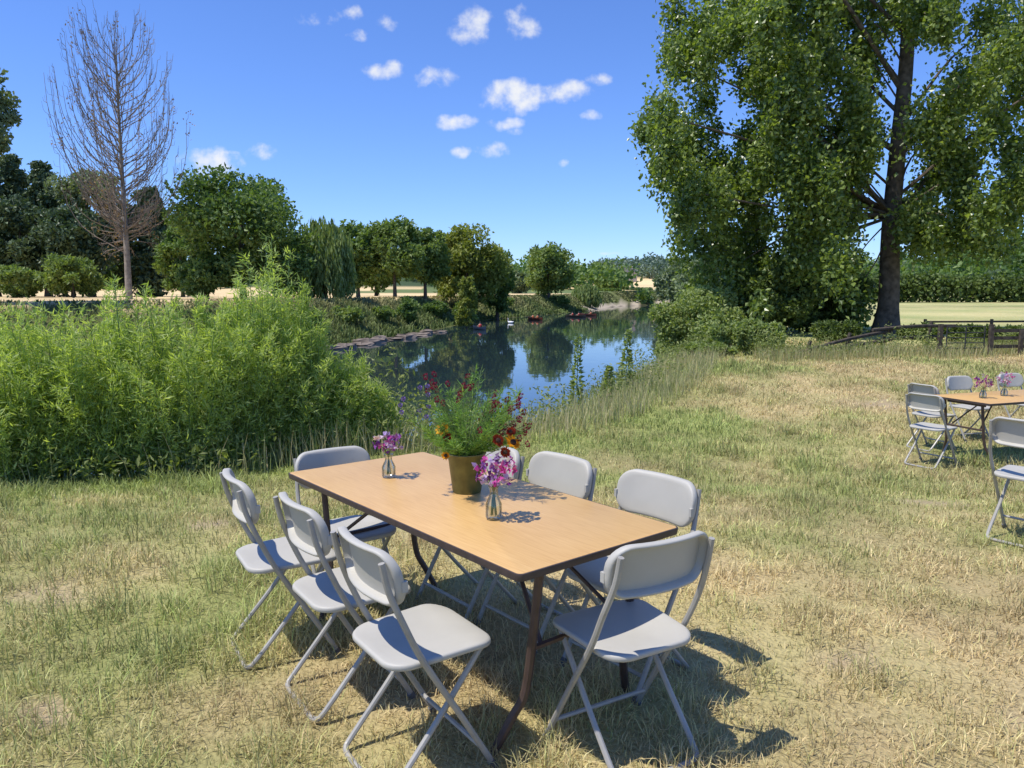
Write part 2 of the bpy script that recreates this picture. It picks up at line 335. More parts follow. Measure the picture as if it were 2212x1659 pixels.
tag(npmesh('long_grass',v,f,M['grass'],tint=tt),'tall green and tan grass covering the far river bank','long grass',kind='stuff')
# near bank undergrowth
n=170000; x=np.concatenate([rng.uniform(-10,0,n*6//10),rng.uniform(-2,14,n*4//10)]); y=rng.uniform(5.5,32,n); d,far=river(x,y); cen=S(-2.2,.0,x); lim=6.0-.7*cen+1.0*(vnoise(x,y,1.2,15)-.5)
k=(d>2.2)&(d<lim)&(~far); x,y,d,cen=x[k],y[k],d[k],cen[k]
hh=rng.random(len(x))**.7*((1.15*(1-cen)+.68*cen)*(.45+vnoise(x,y,.8,16))*np.clip((6.4-d)/1.2,.25,1)+.05)
m2=9000; fx=rng.uniform(6.3,18,m2); fy=20.1+.35*(fx-6.3)*(fx<12.5)+2.2*(fx>=12.5)-.6*(fx>11)*(fx<13)+rng.normal(0,.45,m2); fh=rng.random(m2)**.8*.75*(.2+vnoise(fx,fy,.9,41))
x=np.concatenate([x,fx]); y=np.concatenate([y,fy]); hh=np.concatenate([hh,fh])
v,f=leaves(np.stack([x,y,height(x,y)+hh],1),rng.uniform(.05,.12,len(x)),rng.uniform(.016,.045,len(x)),unit(len(x))+np.array([0,0,.2]))
tag(npmesh('undergrowth',v,f,M['lf_under']),'nettles and low weeds along the near river bank and fence','undergrowth',kind='stuff')
n=66000; x=np.concatenate([rng.uniform(-9,13,22000),rng.uniform(-3,7,44000)]); y=rng.uniform(5.5,30,n); d,far=river(x,y); k=(d>3.4)&(d<6.2)&(~far); x,y,d=x[k],y[k],d[k]
m2=7000; fx=rng.uniform(6.3,17,m2); fy=19.7+.33*(fx-6.3)*(fx<12.5)+2.0*(fx>=12.5)-.6*(fx>11)*(fx<13)+rng.normal(0,.4,m2); x=np.concatenate([x,fx]); y=np.concatenate([y,fy]); d=np.concatenate([d,np.full(m2,5.5)]); cen=S(-2,.3,x)
q=rng.random((len(x),1)); tn=np.array([.60,.50,.27])*q+np.array([.30,.36,.12])*(1-q)
v,f,tt=blades(np.stack([x,y,height(x,y)],1),rng.uniform(.2,.64,len(x))*(1.1-.28*cen)*np.where(d<5,1.15,.8),rng.uniform(.007,.014,len(x)),tn,np.abs(rng.normal(.3,.2,len(x))))
tag(npmesh('tall_grass',v,f,M['grass'],tint=tt),'tall seeding grass stalks at the top of the near bank','tall grass',kind='stuff')
# ---------------------------------------------------------------- trees
def trunk_mesh(root,H,r0,mat,top=.8,nb=6,spread=1.,name='trunk',sides=8):
    b=MB(); ph=random.uniform(0,6); pts=[(math.sin(ph+k*1.1)*r0*.5*k/5,math.cos(ph+k)*r0*.5*k/5,H*top*k/5-.2) for k in range(6)]
    b.tube(spl(pts,3),[r0*(1.25-1.1*k/15) if k else r0*1.5 for k in range(16)],sides); b.build(name,mat,root)
    for k in range(nb):
        z=H*random.uniform(.25,.6); a=random.uniform(0,6.28); l=spread*random.uniform(.5,.9)
        MB().tube(spl([(0,0,z),(math.cos(a)*l*.5,math.sin(a)*l*.5,z+l*.3),(math.cos(a)*l,math.sin(a)*l,z+l*.9)],3),[r0*.4*(1-.11*j) for j in range(7)],5).build('limb',mat,root)
def clumpy(cs,rc,n):
    k=rng.integers(0,len(cs),n); rad=rng.random(n)**.45
    return cs[k]+unit(n)*(rc[k]*rad)[:,None]*np.array([1,1,.8])
def tree(name,label,px,d,top,hw,mat,n=6000,leaf=.5,kind='round',cb=.2,group=None,tm='bark',cat='tree',tr=None,xy=None):
    x,y=at(px,d) if xy is None else xy
    zb=hz(x,y); H=zpx(top,d)-zb; Rr=hw/F*d; n=int(n*1.25)
    root=thing(name,label,cat,(x,y,zb),0,group)
    if kind in('round','bush'):
        m=46; u=unit(m); u[:,2]=u[:,2]*.95; rad=rng.uniform(.5,.9,m)[:,None]
        hc=H*(1-cb)/2; cz=H*cb+hc; cs=u*rad*np.array([Rr,Rr,hc])+np.array([0,0,cz])
        rc=rng.uniform(.22,.40,m)*min(Rr,hc*1.1); P=clumpy(cs,rc,n); dr=None
    elif kind=='conifer':
        m=60; t=rng.random(m)**.8; a=rng.uniform(0,6.28,m); rad=Rr*(1-t)**.6*rng.uniform(.4,.9,m)+.1
        cs=np.stack([np.cos(a)*rad,np.sin(a)*rad,H*(cb+(.97-cb)*t)],1); rc=(.2+.25*(1-t))*Rr; P=clumpy(cs,rc,n); dr=unit(n)*.6+np.array([0,0,-.5])
    elif kind=='weep':
        ns=260; u=unit(ns); u[:,2]=np.abs(u[:,2]); st=u*np.array([Rr,Rr,H*.42])*rng.uniform(.55,1,ns)[:,None]+np.array([0,0,H*.56])
        ln=np.minimum(st[:,2]-.3,rng.uniform(.3,.75,ns)*H); k=rng.integers(0,ns,n); t=rng.random(n)
        P=st[k]-np.stack([np.zeros(n),np.zeros(n),ln[k]*t],1)+rng.normal(0,.012*H,(n,3)); P[:,:2]*=(1+.12*t)[:,None]; dr=unit(n)*.35+np.array([0,0,-1.])
    P[:,2]=np.maximum(P[:,2],.1)
    v,f=leaves(P,rng.uniform(.7,1.3,n)*leaf,rng.uniform(.5,1,n)*leaf*(.3 if kind=='weep' else .85),dr)
    npmesh('crown',v,f,M[mat],root)
    r0=tr or max(.08,H*.022); 
    trunk_mesh(root,H,r0,M[tm],.45 if kind=='bush' else .75,4 if kind=='round' else 0,Rr*.7)
    return root
tree('broad_tree','broad dark green tree between the bare dead tree and the weeping willow',530,85,350,142,'lf_oak',13000,.52,cb=.05)
tree('weeping_willow','pale green weeping willow hanging over the far bank',706,90,460,64,'lf_weep',10000,.85,'weep')
tree('round_tree','dark rounded tree directly right of the weeping willow',776,112,466,56,'lf_oak',6500,.62,cb=.1)
tree('round_tree','mid green tree with bare trunk, centre of the far bank row',855,112,474,70,'lf_mid',8500,.6,cb=.18)
tree('round_tree','smaller mid green tree leaning on the yellowish tree',920,118,488,60,'lf_mid',6500,.6,cb=.14)
tree('round_tree','large yellow green tree near the river bend',1010,126,478,80,'lf_yel',9500,.65,cb=.04)
tree('round_tree','dark tree at the right end of the far bank row',1074,132,532,40,'lf_oak',5000,.65,cb=.03)
tree('round_tree','dark tree glimpsed behind the weeping willow',672,128,500,58,'lf_oak',5000,.7,cb=.02)
tree('round_tree','dark tree glimpsed behind the bare trunked tree',815,140,484,60,'lf_oak',5500,.75,cb=.02)
tree('round_tree','dark tree glimpsed left of the yellow green tree',957,142,500,56,'lf_oak',5500,.75,cb=.02)
tree('round_tree','isolated rounded tree on the far field, right of the bank row',1185,178,520,56,'lf_mid',7000,.8,cb=.05)
tree('small_tree','low hazy tree just left of the isolated rounded tree',1122,230,588,30,'lf_grey',2500,1.1,cb=.03)
tree('small_tree','small distant dark tree above the river end',1308,320,581,28,'lf_mid',2500,1.4,cb=.03)
tree('small_tree','tiny distant tree left of the hillside house',1338,300,616,18,'lf_mid',1500,1.2,cb=.05)
tree('small_willow','small yellow green willow at the river bend',1266,205,608,34,'lf_weep',4500,1.3,'weep')
tree('bend_bush','low bush at the river end, left of two',1330,272,634,30,'lf_mid',2500,.9,'bush',0,cat='bush',xy=(35,277))
tree('bend_bush','low bush at the river end, right of two',1385,285,626,36,'lf_grey',2800,.9,'bush',0,cat='bush',xy=(48,294))
tree('bank_willow','grey green willow on the right bank, farthest along the river',1452,165,580,42,'lf_grey',5000,.75,cb=.0)
tree('bank_willow','grey green willow on the right bank, second farthest',1482,112,556,50,'lf_grey',7000,.55,cb=.0)
tree('bank_willow','grey green willow on the right bank beside the poplar',1524,82,540,60,'lf_grey',8000,.45,cb=.0)
tree('pale_tree','pale grey green tree cut by the left edge of the view',-28,62,118,88,'lf_grey',8000,.36,cb=.45)
tree('conifer_tree','dark conifer at the far left edge of the wood',2,120,362,60,'lf_con',7500,.7,'conifer',.05)
tree('conifer_tree','second dark conifer from the left edge of the wood',52,124,340,60,'lf_con',7500,.7,'conifer',.05)
tree('conifer_tree','third dark conifer from the left, nearest the grey tree',112,122,350,60,'lf_con',7500,.7,'conifer',.05)
tree('wood_tree','tall grey green tree behind the bare dead tree',205,118,342,78,'lf_grey',9000,.62,cb=.08)
tree('conifer_tree','dark conifer between the dead tree and the broad tree',335,122,398,66,'lf_con',8000,.75,'conifer',.03)
tree('wood_tree','dark leafy tree filling the gap behind the dead tree trunk',285,128,440,85,'lf_oak',8000,.7,cb=.0)
tree('wood_tree','dark leafy tree at the bottom of the wood under the conifers',60,112,420,85,'lf_con',9000,.65,cb=.0)
tree('wood_tree','dark leafy tree at the bottom of the wood below the grey tree',165,112,450,75,'lf_con',8000,.65,cb=.0)
tree('wood_tree','dark low tree left of the broad green tree',400,112,470,56,'lf_oak',6000,.62,cb=.0)
tree('field_bush','rounded bush at the foot of the left wood',165,98,548,62,'lf_mid',5000,.5,'bush',.0,cat='bush')
tree('field_bush','low bush at the left edge of the golden field',40,98,572,60,'lf_mid',4500,.5,'bush',.0,cat='bush')
tree('field_bush','dark bush below the broad green tree',455,82,560,62,'lf_oak',5000,.42,'bush',0,cat='bush')
tree('field_bush','dark bush below right of the broad green tree',620,84,540,66,'lf_oak',5500,.42,'bush',0,cat='bush')
tree('bank_bush','upright green bush standing on the far bank above the rocks',1008,98,588,22,'lf_yel',2200,.4,'bush',.02,cat='bush')
tree('bank_bush','rounded bush on the far bank beside the water',1030,103,642,24,'lf_mid',2200,.4,'bush',0,cat='bush',xy=(-6.6,108))
tree('bank_bush','low bush on the far bank left of the upright bush',950,90,640,26,'lf_oak',2200,.36,'bush',0,cat='bush',xy=(-12.5,92))
tree('bank_bush','far low bush on the bank near the canoes',1130,140,640,30,'lf_mid',2200,.5,'bush',0,cat='bush',xy=(-2,146))
tree('bank_bush','farthest low bush on the bank left of the small willow',1215,170,640,30,'lf_oak',2200,.5,'bush',0,cat='bush',xy=(10.5,178))
for q,(bxx,byy,tp_,hw_,mt_) in enumerate([(-22,63,664,46,'lf_mid'),(-18.2,68,668,38,'lf_oak'),(-16.4,77,660,40,'lf_weep'),(-14.4,86,662,34,'lf_mid'),(-10.8,108,650,34,'lf_oak'),(-7.5,126,648,32,'lf_mid')]):
    tree('slope_bush','low bush on the far bank slope, number %s from the left above the rocks'%['one','two','three','four','five','six'][q],0,byy,tp_,hw_,mt_,2400,.34,'bush',0,cat='bush',xy=(bxx,byy))
# right foreground bushes
tree('river_bush','feathery light green bush leaning over the water below the poplar',1508,27,612,95,'lf_rbush',14000,.13,'bush',0,cat='bush',tm='bark')
tree('river_bush','small light green bush at the water edge, left of the feathery bush',1462,33,682,46,'lf_rbush',6000,.14,'bush',0,cat='bush')
tree('river_bush','rounded green bush between the poplar and the meadow edge',1610,22,685,95,'lf_rbush',12000,.105,'bush',0,cat='bush')
tree('river_bush','low green bush at the meadow edge, in front of the feathery bush',1530,21,740,60,'lf_rbush',6500,.10,'bush',0,cat='bush')
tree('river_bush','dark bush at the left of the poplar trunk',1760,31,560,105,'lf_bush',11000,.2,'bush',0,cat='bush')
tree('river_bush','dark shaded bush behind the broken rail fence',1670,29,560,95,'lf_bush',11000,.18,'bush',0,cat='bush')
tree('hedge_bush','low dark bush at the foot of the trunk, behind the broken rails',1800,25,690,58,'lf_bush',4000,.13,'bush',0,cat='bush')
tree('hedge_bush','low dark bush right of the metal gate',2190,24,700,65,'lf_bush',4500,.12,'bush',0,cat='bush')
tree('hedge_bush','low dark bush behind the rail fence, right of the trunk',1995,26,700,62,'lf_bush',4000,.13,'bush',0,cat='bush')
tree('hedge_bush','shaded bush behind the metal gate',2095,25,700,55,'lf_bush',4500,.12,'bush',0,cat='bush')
# hedge across the right field
x=rng.uniform(52,98,9000); y=118+rng.normal(0,1.2,9000)+(x-60)*.1; z=rng.random(9000)**.8*(2.2+2.6*vnoise(x,y,4,21))
v,f=leaves(np.stack([x,y,height(x,y)+z],1),.7,.5); hd=thing('field_hedge','long green hedge along the far side of the right field','hedge',(0,0,0)); npmesh('foliage',v,f,M['lf_bush'],hd)
# far woodland
def wood(xs,ys,n,mat,label,lo,hi):
    hs=rng.uniform(lo,hi,len(xs)); zs=height(xs,ys); k=rng.integers(0,len(xs),n); u=unit(n)*(rng.random(n)**.4)[:,None]
    P=np.stack([xs[k]+u[:,0]*hs[k]*.65,ys[k]+u[:,1]*hs[k]*.65,zs[k]+hs[k]*.5+u[:,2]*hs[k]*.55],1)
    v,f=leaves(P,rng.uniform(1.2,2.4,n),rng.uniform(1,1.8,n)); tag(npmesh('distant_woodland',v,f,mat),label,'woodland',kind='stuff')
wood(np.concatenate([rng.uniform(110,330,200),rng.uniform(-170,50,150)]),np.concatenate([rng.uniform(215,340,200),rng.uniform(270,380,150)]),40000,M['lf_oak'],'dark woodland covering the hills at left and right',5,12)
wood(np.concatenate([rng.uniform(-50,260,60),rng.uniform(60,260,170)]),np.concatenate([rng.uniform(430,720,60),rng.uniform(470,600,170)]),26000,M['lf_haze'],'woodland on the far hill beyond the river, haze tinted into its blue green leaves',6,11)
# ---- big poplar
PD=30.; bx,by=at(1912,PD); bz=hz(bx,by)
pop=thing('poplar_tree','huge leafy poplar with a tall dark trunk at the right of the view','tree',(bx,by,bz))
tp=[(0,0,-.3),(.05,0,1.5),(.0,.05,4),(.12,.1,7),(.25,.1,10.5),(.15,.2,14),(.1,.2,18),(0,.1,22)]
tpts=spl(tp,4); b=MB(); b.tube(tpts,[max(.06,(.42 if i>2 else .62-.07*i)*(1-.75*i/len(tpts))) for i in range(len(tpts))],14); b.build('trunk',M['bark'],pop)
regs=[(1530,70,95,80,12),(1470,150,45,60,6),(1650,150,120,90,16),(1720,50,120,70,14),(1835,30,75,50,9),(1425,310,70,45,8),(1490,390,90,65,13),(1590,280,120,110,21),(1720,280,90,130,17),(1540,480,90,80,15),(1690,450,130,110,23),(1795,440,60,100,11),(1590,600,95,85,15),(1740,600,110,90,17),(1830,620,40,60,5),
(1795,170,60,110,13),(1815,310,50,90,10),(1900,70,45,40,4),
(2030,50,110,70,11),(2150,140,90,90,11),(2045,220,65,60,8),(2150,310,80,60,9),(2035,390,65,60,12),(1990,310,35,60,5),(1970,470,40,60,8),(2165,440,65,45,8),(2060,490,90,40,10),(2120,525,50,20,3),(2320,220,120,230,18),(1800,-220,330,160,36),(2150,-200,200,160,16)]
cs=[]
for px,py,rx,ry,nn in regs:
    for _ in range(nn):
        a=random.uniform(0,6.28); q=math.sqrt(random.random()); dd=PD+random.uniform(-4,4)
        cs.append(((px+math.cos(a)*q*rx-1106)/F*dd-bx,dd-by,zpx(py+math.sin(a)*q*ry,dd)-bz))
cs=np.array(cs); rc=rng.uniform(.35,1.0,len(cs)); n=170000
wgt=rc**1.7; k=rng.choice(len(cs),n,p=wgt/wgt.sum()); P=cs[k]+rng.normal(size=(n,3))*(rc[k]*.43)[:,None]*np.array([.85,.85,1.4])
v,f=leaves(P,rng.uniform(.11,.23,n),rng.uniform(.09,.18,n),unit(n)+np.array([0,0,-.6])); npmesh('crown',v,f,M['lf_poplar'],pop)
for i in range(0,len(cs),8):
    c=Vector(cs[i]); 
    zt=max(4.5,c.z-.7*math.hypot(c.x,c.y)-.5); zt=min(zt,20); s0=Vector((.12,.1,zt)); mid=s0.lerp(c,.5)+Vector((random.uniform(-.4,.4),random.uniform(-.4,.4),random.uniform(-.3,.8)))
    r0=.022+.007*(c-s0).length; MB().tube(spl([s0,mid,c],4),[r0*(1-.1*j) for j in range(9)],6).build('limb',M['bark'],pop)
# ---- dead larch
dx,dy=at(284,78); dz=hz(dx,dy); H=zpx(56,78)-dz
dead=thing('dead_larch','tall bare dead tree with upswept grey brown branches on the far bank','tree',(dx,dy,dz))
b=MB(); b.tube(spl([(0,0,-.2),(.05,0,6),(.0,.05,13),(.05,0,20),(.0,0,H*.9)],5),[.35*(1-.97*i/20) for i in range(21)],9); b.build('trunk',M['palebark'],dead)
b=MB(); ndl=[]
for i in range(230):
    zt=4.2+(H-4.6)*((i+random.random())/230)**.75; q=zt/H
    Rm=np.interp(q,[.15,.25,.42,.58,.7,.8,.88,.95,1],[2.5,3.6,4.9,6.0,6.2,5.8,5.0,3.9,2.2])*random.uniform(.5,1.05); a=random.uniform(0,6.28); ca,sa=math.cos(a),math.sin(a)
    rise=Rm*np.interp(q,[.15,.28,.45,.75,1],[-.4,.3,1.2,1.6,1.9])*random.uniform(.7,1.35); z=min(max(zt-rise,3.5),H-4.2)
    sag=.25*Rm if q<.5 else .19*Rm; jx,jy=random.gauss(0,.25),random.gauss(0,.25)
    pts=spl([(0,0,z),(ca*Rm*.58+jx,sa*Rm*.58+jy,z+(zt-z)*.3-sag*.3),(ca*Rm*.92+jx*.5,sa*Rm*.92+jy*.5,z+(zt-z)*.64-sag*.2),(ca*Rm,sa*Rm,zt)],3)
    b.tube(pts,[.044*(1-.07*j) for j in range(len(pts))],4)
    for j in range(11):
        p0=pts[random.randint(2,len(pts)-1)]; a2=a+random.uniform(-1.2,1.2); l=random.uniform(.5,1.8)
        e=p0+Vector((math.cos(a2)*l*.35,math.sin(a2)*l*.35,l*random.uniform(.2,.95) if q>.3 else l*random.uniform(-.5,.5)))
        b.tube([p0,p0.lerp(e,.5)+Vector((math.cos(a2)*l*.1,math.sin(a2)*l*.1,-.12*l)),e],[.02,.016,.010],3)
        if random.random()<.07: ndl+=[e+Vector((random.gauss(0,.25),random.gauss(0,.25),random.gauss(0,.2))) for _ in range(5)]
b.build('branches',M['deadwood'],dead)
v,f=leaves(np.array([tuple(p) for p in ndl]),.3,.14); npmesh('dead_needles',v,f,M['lf_dead'],dead)
# ---- willow shrubs on the left bank
def shrub(px,d,top,Rr,label,nst=46,nl=18500):
    x,y=at(px,d); zb=hz(x,y); H=zpx(top,d)-zb; root=thing('willow_shrub',label,'shrub',(x,y,zb),0,'willow shrubs on the near bank')
    a=rng.uniform(0,6.28,nst); q=np.sqrt(rng.random(nst)); tip=np.stack([np.cos(a)*q*Rr,np.sin(a)*q*Rr,H*rng.uniform(.66,1.04,nst)*(1-.38*q*q)],1); base=tip*np.array([.5,.5,0])
    k=rng.integers(0,nst,nl); t=rng.uniform(.04,1,nl)**.85
    sp=lambda k,t: base[k]+(tip-base)[k]*np.stack([t**1.5,t**1.5,t],1)
    ns=15; sid=rng.integers(0,ns,nl); ts=(sid+.5)/ns; sa=(k*7.3+sid*2.4)%6.283; ln=.39*np.clip(1.13-ts,.08,1); u=rng.random(nl)
    ts=np.clip(ts+.05*rng.normal(size=nl)*.3,.03,1); up=rng.random(nl)<.37
    P=sp(k,np.where(up,t,ts)); off=np.stack([np.cos(sa)*ln*u,np.sin(sa)*ln*u,ln*u*.75],1); P=P+np.where(up[:,None],rng.normal(0,.02,(nl,3)),off+rng.normal(0,.018,(nl,3)))
    tg=np.where(up[:,None],tip[k]-base[k],off*3); dr=nrm(tg)*.7+unit(nl)*.85+np.array([0,0,.03])
    v,f=leaves(P,rng.uniform(.06,.115,nl),rng.uniform(.0095,.019,nl),dr); npmesh('foliage',v,f,M['lf_shrub'],root)
    b=MB()
    for s in range(nst):
        b.tube([sp(np.array([s]),np.array([tt]))[0] for tt in(0,.3,.6,1)],[.011,.009,.006,.003],4)
    b.build('stems',M['stem'],root)
for a in [(-110,7.9,640,.95,'willow shrub cut by the left edge of the view'),(20,8.0,650,.9,'first willow shrub from the left, lowest top'),(150,8.2,618,.9,'second willow shrub from the left'),(275,8.5,604,.95,'third willow shrub from the left, below the dead tree'),(395,8.7,592,.85,'fourth willow shrub from the left'),(500,9.1,580,.78,'willow shrub just left of the tallest one'),(580,9.5,502,.62,'tallest willow shrub with pointed top'),(645,9.5,596,.58,'willow shrub just right of the tallest one'),(725,9.8,722,.5,'small willow shrub beside the water'),(792,10.2,806,.38,'smallest willow shrub at the right end of the row')]: shrub(*a)
# tall weeds
def weed(px,d,top,label):
    x,y=at(px,d); zb=hz(x,y); H=zpx(top,d)-zb; root=thing('tall_weed',label,'plant',(x,y,zb))
    MB().tube(spl([(0,0,-.05),(.02,0,H*.5),(.05,.02,H)],4),[.009]*8+[.004],5).build('stem',M['stem'],root)
    n=260; t=rng.random(n); a=rng.uniform(0,6.28,n); v,f=leaves(np.stack([.05*t+np.cos(a)*.06*(1.1-t),np.sin(a)*.06*(1.1-t),H*(.15+.85*t)],1),rng.uniform(.08,.14,n)*(1.3-.6*t),.065,np.stack([np.cos(a),np.sin(a),rng.uniform(-.2,.6,n)],1)); npmesh('foliage',v,f,M['lf_rbush'],root)
weed(1245,15.5,726,'tall leafy weed against the water, left of two'); weed(1352,16,712,'tall leafy weed against the water, right of two'); weed(1312,15.8,790,'short leafy weed standing between the two tall ones')
# ---------------------------------------------------------------- rocks, house, boats, people
for i in range(11):
    t=i/10; x=-15.6+5.8*t+random.uniform(-.4,.4); y=62.5+27*t
    b=MB(); sx,sy,sz=random.uniform(.7,1.7),random.uniform(.8,1.6),random.uniform(.25,.6)
    prof=[(.02,0),(.8,.0),(1,.25),(1,.7),(.88,.95),(.02,1)]
    b.lathe(prof,9); b.v=[(vx*sx*random.uniform(.75,1.15),vy*sy*random.uniform(.75,1.15),vz*sz*random.uniform(.75,1.15)) for vx,vy,vz in b.v]
    tag(b.build('shore_rock',M['rock'],None,False,loc=(x+1.0,y,-3.12)),'flat brown rock on the far shore of the river','rock','flat rocks along the far shore')
hx,hy=at(1352,450); hzv=hz(hx,hy)+1.5; ho=thing('house','small distant house with dark roof on the hillside','house',(hx,hy,hzv),.3)
MB().box((0,0,1.4),(10,6,5.4)).build('wall',M['wall'],ho,False)
b=MB(); b.add([(-5.3,-3.3,4.1),(5.3,-3.3,4.1),(5.3,3.3,4.1),(-5.3,3.3,4.1),(-5.3,0,6.6),(5.3,0,6.6)],[(0,1,5,4),(2,3,4,5),(0,4,3),(1,2,5),(3,2,1,0)]); rf=b.build('roof',M['roof'],ho,False); MB().box((3.5,0,6.9),(.8,.8,1.6)).build('chimney',M['wall'],rf,False)
for k in(-3,0,3): MB().box((k,-3.02,2.4),(1.1,.06,1.3)).build('window',M['darkmetal'],ho,False)
def skin_mesh(name,vs,es,mat):
    me=bpy.data.meshes.new(name); me.from_pydata([v[:3] for v in vs],es,[]); o=bpy.data.objects.new('tmp',me); C.objects.link(o)
    o.modifiers.new('Skin','SKIN')
    for i,v in enumerate(vs): me.skin_vertices[0].data[i].radius=(v[3],v[3])
    s=o.modifiers.new('Sub','SUBSURF'); s.levels=1; s.render_levels=1
    dg=bpy.context.evaluated_depsgraph_get(); dg.update(); res=bpy.data.meshes.new_from_object(o.evaluated_get(dg)); bpy.data.objects.remove(o); res.name=name; res.materials.clear(); res.materials.append(mat)
    res.polygons.foreach_set('use_smooth',np.ones(len(res.polygons),bool)); return res
pv=[(0,0,.1,.15),(0,-.03,.32,.14),(0,0,.5,.15),(0,.01,.6,.06),(0,.02,.68,.085),(0,.02,.78,.09),(0,.02,.85,.05),(0,.115,.71,.014)]; pe=[(0,1),(1,2),(2,3),(3,4),(4,5),(5,6),(4,7)]
for s in(-1,1):
    i=len(pv); pv+=[(s*.19,0,.5,.065),(s*.28,.12,.34,.05),(s*.2,.32,.36,.036),(s*.19,.38,.36,.034)]; pe+=[(2,i),(i,i+1),(i+1,i+2),(i+2,i+3)]
    for q in range(4):
        j=len(pv); pv+=[(s*(.205-.022*q)+s*.015,.42,.37,.01),(s*(.2-.022*q)+s*.015,.44,.345,.009),(s*(.2-.022*q)+s*.015,.42,.325,.008)]; pe+=[(i+3,j),(j,j+1),(j+1,j+2)]
    j=len(pv); pv+=[(s*.165,.36,.345,.011),(s*.17,.39,.325,.009)]; pe+=[(i+2,j),(j,j+1)]
    j=len(pv); pv+=[(s*.1,.08,.1,.09),(s*.13,.44,.28,.065),(s*.12,.74,.06,.045),(s*.12,.86,.08,.035)]; pe+=[(0,j),(j,j+1),(j+1,j+2),(j+2,j+3)]
body=skin_mesh('body',pv,pe,M['skin'])
vest=MB(); vest.lathe([(.14,.1),(.175,.12),(.18,.3),(.185,.48),(.13,.56),(.08,.575)],16); vest.v=[(x*1.15,y*.95-.01,z) for x,y,z in vest.v]
hair=MB(); hair.lathe([(.1,.73),(.105,.78),(.09,.85),(.05,.885),(.005,.895)],14)
padm=MB(); padm.tube([(-.95,.36,.30),(.95,.38,.42)],.016,6); padm.box((-1.05,.36,.29),(.36,.02,.16)); padm.box((1.05,.38,.43),(.36,.02,.16))
def canoe(name,label,loc,rz,mat,Lh=2.2,nseat=2):
    r=thing(name,label,'boat',loc,rz); b=MB(); vs=[];fs=[];ns=17;nc=9
    for off in(0,.03):
        for i in range(ns):
            t=-1+2*i/(ns-1); w=.44*(1-abs(t)**2.4)+.02; zt=.36+.16*abs(t)**3
            for k in range(nc):
                a=math.pi*k/(nc-1); vs.append((math.cos(a)*(w-off),t*(Lh-off*2),zt-(zt+.08-off)*math.sin(a)**.7))
    for o in(0,1):
        for i in range(ns-1):
            for k in range(nc-1):
                a=o*ns*nc+i*nc+k; fs.append((a,a+1,a+nc+1,a+nc) if o else (a,a+nc,a+nc+1,a+1))
    for i in range(ns-1):
        for k in(0,nc-1):
            a=i*nc+k; fs.append((a,a+nc,a+nc+ns*nc,a+ns*nc))
    b.add(vs,fs).build('hull',mat,r)
    for k in range(nseat): MB().box((0,(-.7+1.4*k) if nseat>1 else -.2,.12),(.6,.26,.03)).build('seat',M['oldwood'],r)
    return r
def person(label,plabel,loc,rz,vm):
    r=thing('person',label,'person',loc,rz); link('body',body,None,r); vest.build('life_vest',M[vm],r); hair.build('hair',M['hair'],r)
    p=padm.build('paddle',M['oldwood'],None,loc=loc); p.rotation_euler=(0,0,rz); tag(p,plabel,'paddle')
def wpt(px,py): d=-(-3-CAMH)/((py-HOR)/F); return (px-1106)/F*d,d
x,y=wpt(1036,711); canoe('kayak','dark blue kayak nearest to the rocks',(x,y,-3),.5,M['hull_blue'],1.8,1); person('person in a red vest paddling the dark blue kayak','paddle held in the dark blue kayak',(x+.2*math.sin(.5),y-.2*math.cos(.5),-2.88),.5,'vest_red')
def crew(px,py,a,name,lab,mat,lbs,vm):
    x,y=wpt(px,py); canoe(name,lab,(x,y,-3),a,mat)
    for s,lb,pl in lbs: person(lb,pl,(x-math.sin(a)*s,y+math.cos(a)*s,-2.88),a,vm)
crew(1156,690,.55,'canoe','reddish brown canoe in mid river right of the swan',M['hull_red'],[(-.7,'person in an orange vest nearer the viewer in the mid river canoe','paddle nearer the viewer in the mid river canoe'),(.7,'person in an orange vest farther from the viewer in the mid river canoe','paddle farther from the viewer in the mid river canoe')],'vest_orange')
crew(1243,684,.9,'canoe','dark canoe, left of the two farthest boats',M['hull_dark'],[(-.7,'person in red vest at the right end of the dark far canoe','paddle at the right end of the dark far canoe'),(.7,'person in red vest at the left end of the dark far canoe','paddle at the left end of the dark far canoe')],'vest_red')
crew(1270,681,.7,'canoe','brownish canoe, rightmost of the farthest boats',M['hull_red'],[(-.7,'person in orange vest alone in the rightmost canoe','paddle held in the rightmost canoe')],'vest_orange')
x,y=wpt(1103,697); sw=thing('swan','white swan floating between the kayak and the mid river canoe','swan',(x,y,-3),1.2)
link('body',skin_mesh('body',[(0,0,.12,.2),(0,.3,.14,.16),(0,.42,.3,.07),(0,.4,.5,.05),(0,.38,.65,.045),(0,.44,.74,.055),(0,.52,.72,.04),(0,-.3,.16,.14),(0,-.52,.24,.04)],[(0,1),(1,2),(2,3),(3,4),(4,5),(5,6),(0,7),(7,8)],M['white']),None,sw)
MB().tube([(0,.54,.715),(0,.64,.69)],[.03,.012],6).build('beak',M['beak'],sw)
